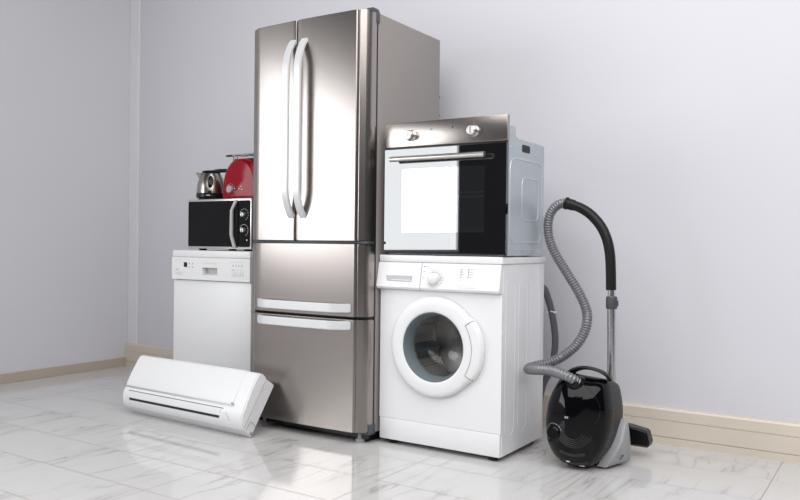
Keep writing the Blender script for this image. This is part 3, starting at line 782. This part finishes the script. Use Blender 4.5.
# power dial with pale arc
kx, kz = .212, .148; ky = dome_y(kx,kz)
b = B(); lathe(b, [(.0,-.016),(.022,-.016),(.027,-.012),(.030,.004),(.030,.014)], (kx,ky,kz), 'y', n=36); obj('power_dial', b, 'blackgloss', va)
b = B()
for k in range(9):
    a0 = R_(20+k*22); arc = [(kx+.037*math.cos(a0+R_(j*4)), 0, kz+.037*math.sin(a0+R_(j*4))) for j in range(5)]
    tube(b, [(x, dome_y(x,z)-.0006, z) for x,_,z in arc], .0011, n=6)
obj('dial_arc', b, 'greyplas', sh)
# round grille
b = B()
for r in (.040,.048,.056,.064,.072):
    pts = []
    for j in range(15):
        a = R_(200+j*10) if r > .05 else R_(190+j*11)
        x, z = .293+r*math.cos(a), .172+r*math.sin(a); pts.append((x, dome_y(x,z)-.0002, z))
    tube(b, pts, .0013, n=6)
obj('exhaust_grille', b, mat('grille_grey', (.022,.022,.024), .35), sh)
# lower vents with pale clips
for z0, w in ((.078,.050),(.040,.055)):
    b = B(); pts = []
    for j in range(11):
        x = .285-w+2*w*j/10; z = z0-.010+.010*((x-.285)/w)**2; pts.append((x, dome_y(x,z)-.001, z))
    tube(b, pts, 0, sect=((0,0,1), [(-.006,-.003),(.006,-.003),(.006,.003),(-.006,.003)])); obj('vent', b, 'dark', va)
b = B()
for x, z in ((.258,.034),(.312,.020)): bxo('pale_clip', 'whitetext', sh, x-.014, x+.010, dome_y(x,z)-.003, dome_y(x,z)+.001, z-.003, z+.003, bev=.001)
b = B()
for x, z in ((.263,.218),(.271,.218),(.266,.068),(.274,.068)): box(b, x-.003, x+.003, dome_y(x,z)-.0015, dome_y(x,z)+.002, z-.004, z+.004)
obj('small_lettering', b, 'greyplas', sh)
# lid line on the shell
b = B(); pts = []
for j in range(25):
    a = R_(-28+j*7.2); x, z = .281+.108*math.cos(a), .250+.100*math.sin(a)
    pts.append((x, dome_y(x,z)-.0002, z))
tube(b, pts, .0011, n=6); obj('lid_joint', b, 'blackmatte', sh)
# hose socket
b = B(); tube(b, [(.286,.112,.335),(.279,.085,.348),(.272,.072,.358)], [.040,.032,.027], n=24); obj('hose_socket', b, 'black', va)
# ribbed hose
hp = [(.292,.085,.352),(.272,.068,.368),(.245,.062,.378),(.200,.075,.386),(.150,.092,.386),(.098,.112,.380),(.060,.140,.374),(.050,.175,.374),(.075,.205,.384),
      (.118,.225,.397),(.165,.245,.424),(.212,.275,.470),(.238,.305,.525),(.244,.325,.580),(.232,.340,.625),(.200,.350,.685),(.150,.356,.758),(.105,.36,.822),(.070,.36,.880),
      (.050,.36,.940),(.048,.36,.997),(.064,.36,1.045),(.098,.36,1.075),(.135,.36,1.078)]
pts = resample(catmull(hp, 12), .0029)
def hr(i):
    f = (i % 4); e = .0198 if i < 330 else .0198
    return e + (.0022 if f == 0 else .0002 if f in (1,3) else -.0024)
b = B(); tube(b, pts, hr, n=16); obj('hose', b, 'hose', va, ang=80)
# curved black grip and the telescopic tube
b = B(); gp = catmull([(.128,.36,1.079),(.150,.36,1.073),(.193,.36,1.058),(.238,.36,1.030),(.283,.36,.982),(.312,.36,.925),(.326,.36,.865),(.331,.36,.80),(.333,.36,.735),(.334,.36,.708)], 6)
rad = [(.0275 if i < 3 else .0245 if i < 9 else .0215) for i in range(len(gp))]
tube(b, gp, rad, n=22); gr = obj('grip', b, 'blackmatte', va, ang=40)
b = B(); tube(b, [(.335,.36,.72),(.337,.36,.62)], .0155, n=24); tube(b, [(.337,.36,.645),(.342,.362,.13)], .0185, n=24)
tb_ = obj('telescopic_tube', b, 'tube', va)
b = B(); lathe(b, [(.0180,-.045),(.0225,-.042),(.0240,-.03),(.0240,.002),(.0215,.008),(.0175,.010)], (.337,.36,.672), 'z', n=28); box(b, .356, .365, .352, .368, .640, .665, bev=.003)
obj('tube_collar', b, mat('collar_grey', (.06,.06,.062), .4), tb_)
# floor head parked behind the body
b = B(); nz = [(.40,.120),(.45,.140),(.478,.135),(.492,.110),(.497,.060),(.40,.055)]
hd = [(.180,.060),(.485,.056),(.489,.072),(.478,.112),(.470,.120),(.400,.132),(.290,.132),(.200,.122),(.184,.112),(.176,.072)]
prism(b, hd, .405, .470, 'y', bev=.006, seg=3); fh = obj('floor_head', b, 'black', va)
b = B(); box(b, .190, .480, .410, .465, .050, .0575, bev=.001); obj('brush_strip', b, mat('brown_bristles', (.09,.06,.05), .8), fh)
b = B(); tube(b, [(.342,.362,.16),(.342,.40,.115)], .024, n=20); obj('head_joint', b, 'blackmatte', fh)
b = B(); box(b, .315, .365, .318, .352, .11, .15, bev=.004); obj('parking_clip', b, 'blackmatte', va)

for o in bpy.data.objects:
    if '_o' in o: del o['_o']

# ------------------------------------------------------------------ light
def area(name, loc, rot, sx, sy, power, col=(1,1,1)):
    l = bpy.data.lights.new(name, 'AREA'); l.shape = 'RECTANGLE'; l.size = sx; l.size_y = sy; l.energy = power; l.color = col
    o = bpy.data.objects.new(name, l); COL.objects.link(o); o.location = loc; o.rotation_euler = rot; return o
area('window_daylight', (XL-.015, (WY0+WY1)/2, (WZ0+WZ1)/2), (0, R_(-90), 0), WZ1-WZ0-.06, WY1-WY0-.06, 95, (.95,.975,1))
area('overhead_fill', (1.5, -2.6, 3.3), (R_(16), R_(10), 0), 5.5, 4.5, 262, (1,.99,.985))  # added overhead fill to even out the light; no known lamp there
W = bpy.data.worlds.new('World'); SC.world = W; W.use_nodes = True
W.node_tree.nodes['Background'].inputs[0].default_value = (.93,.95,1,1)
W.node_tree.nodes['Background'].inputs[1].default_value = .06

# ------------------------------------------------------------------ camera
cam = bpy.data.cameras.new('Camera'); co = bpy.data.objects.new('Camera', cam); COL.objects.link(co)
yaw, pitch, roll, fpx = .5766, -.0076, .0113, 781.87
f = Vector((-math.sin(yaw)*math.cos(pitch), math.cos(yaw)*math.cos(pitch), math.sin(pitch)))
r = Vector((math.cos(yaw), math.sin(yaw), 0)); u = r.cross(f)
r2 = r*math.cos(roll)+u*math.sin(roll); u2 = -r*math.sin(roll)+u*math.cos(roll)
m3 = Matrix((r2, u2, -f)).transposed()
co.matrix_world = Matrix.Translation((1.3861,-2.8997,.8922)) @ m3.to_4x4()
cam.sensor_width = 36; cam.sensor_fit = 'HORIZONTAL'; cam.lens = fpx*36/800; cam.clip_start = .05
SC.camera = co
vs = SC.view_settings; vs.view_transform = 'Standard'; vs.look = 'None'; vs.gamma = 1; vs.exposure = .10; vs.use_curve_mapping = False
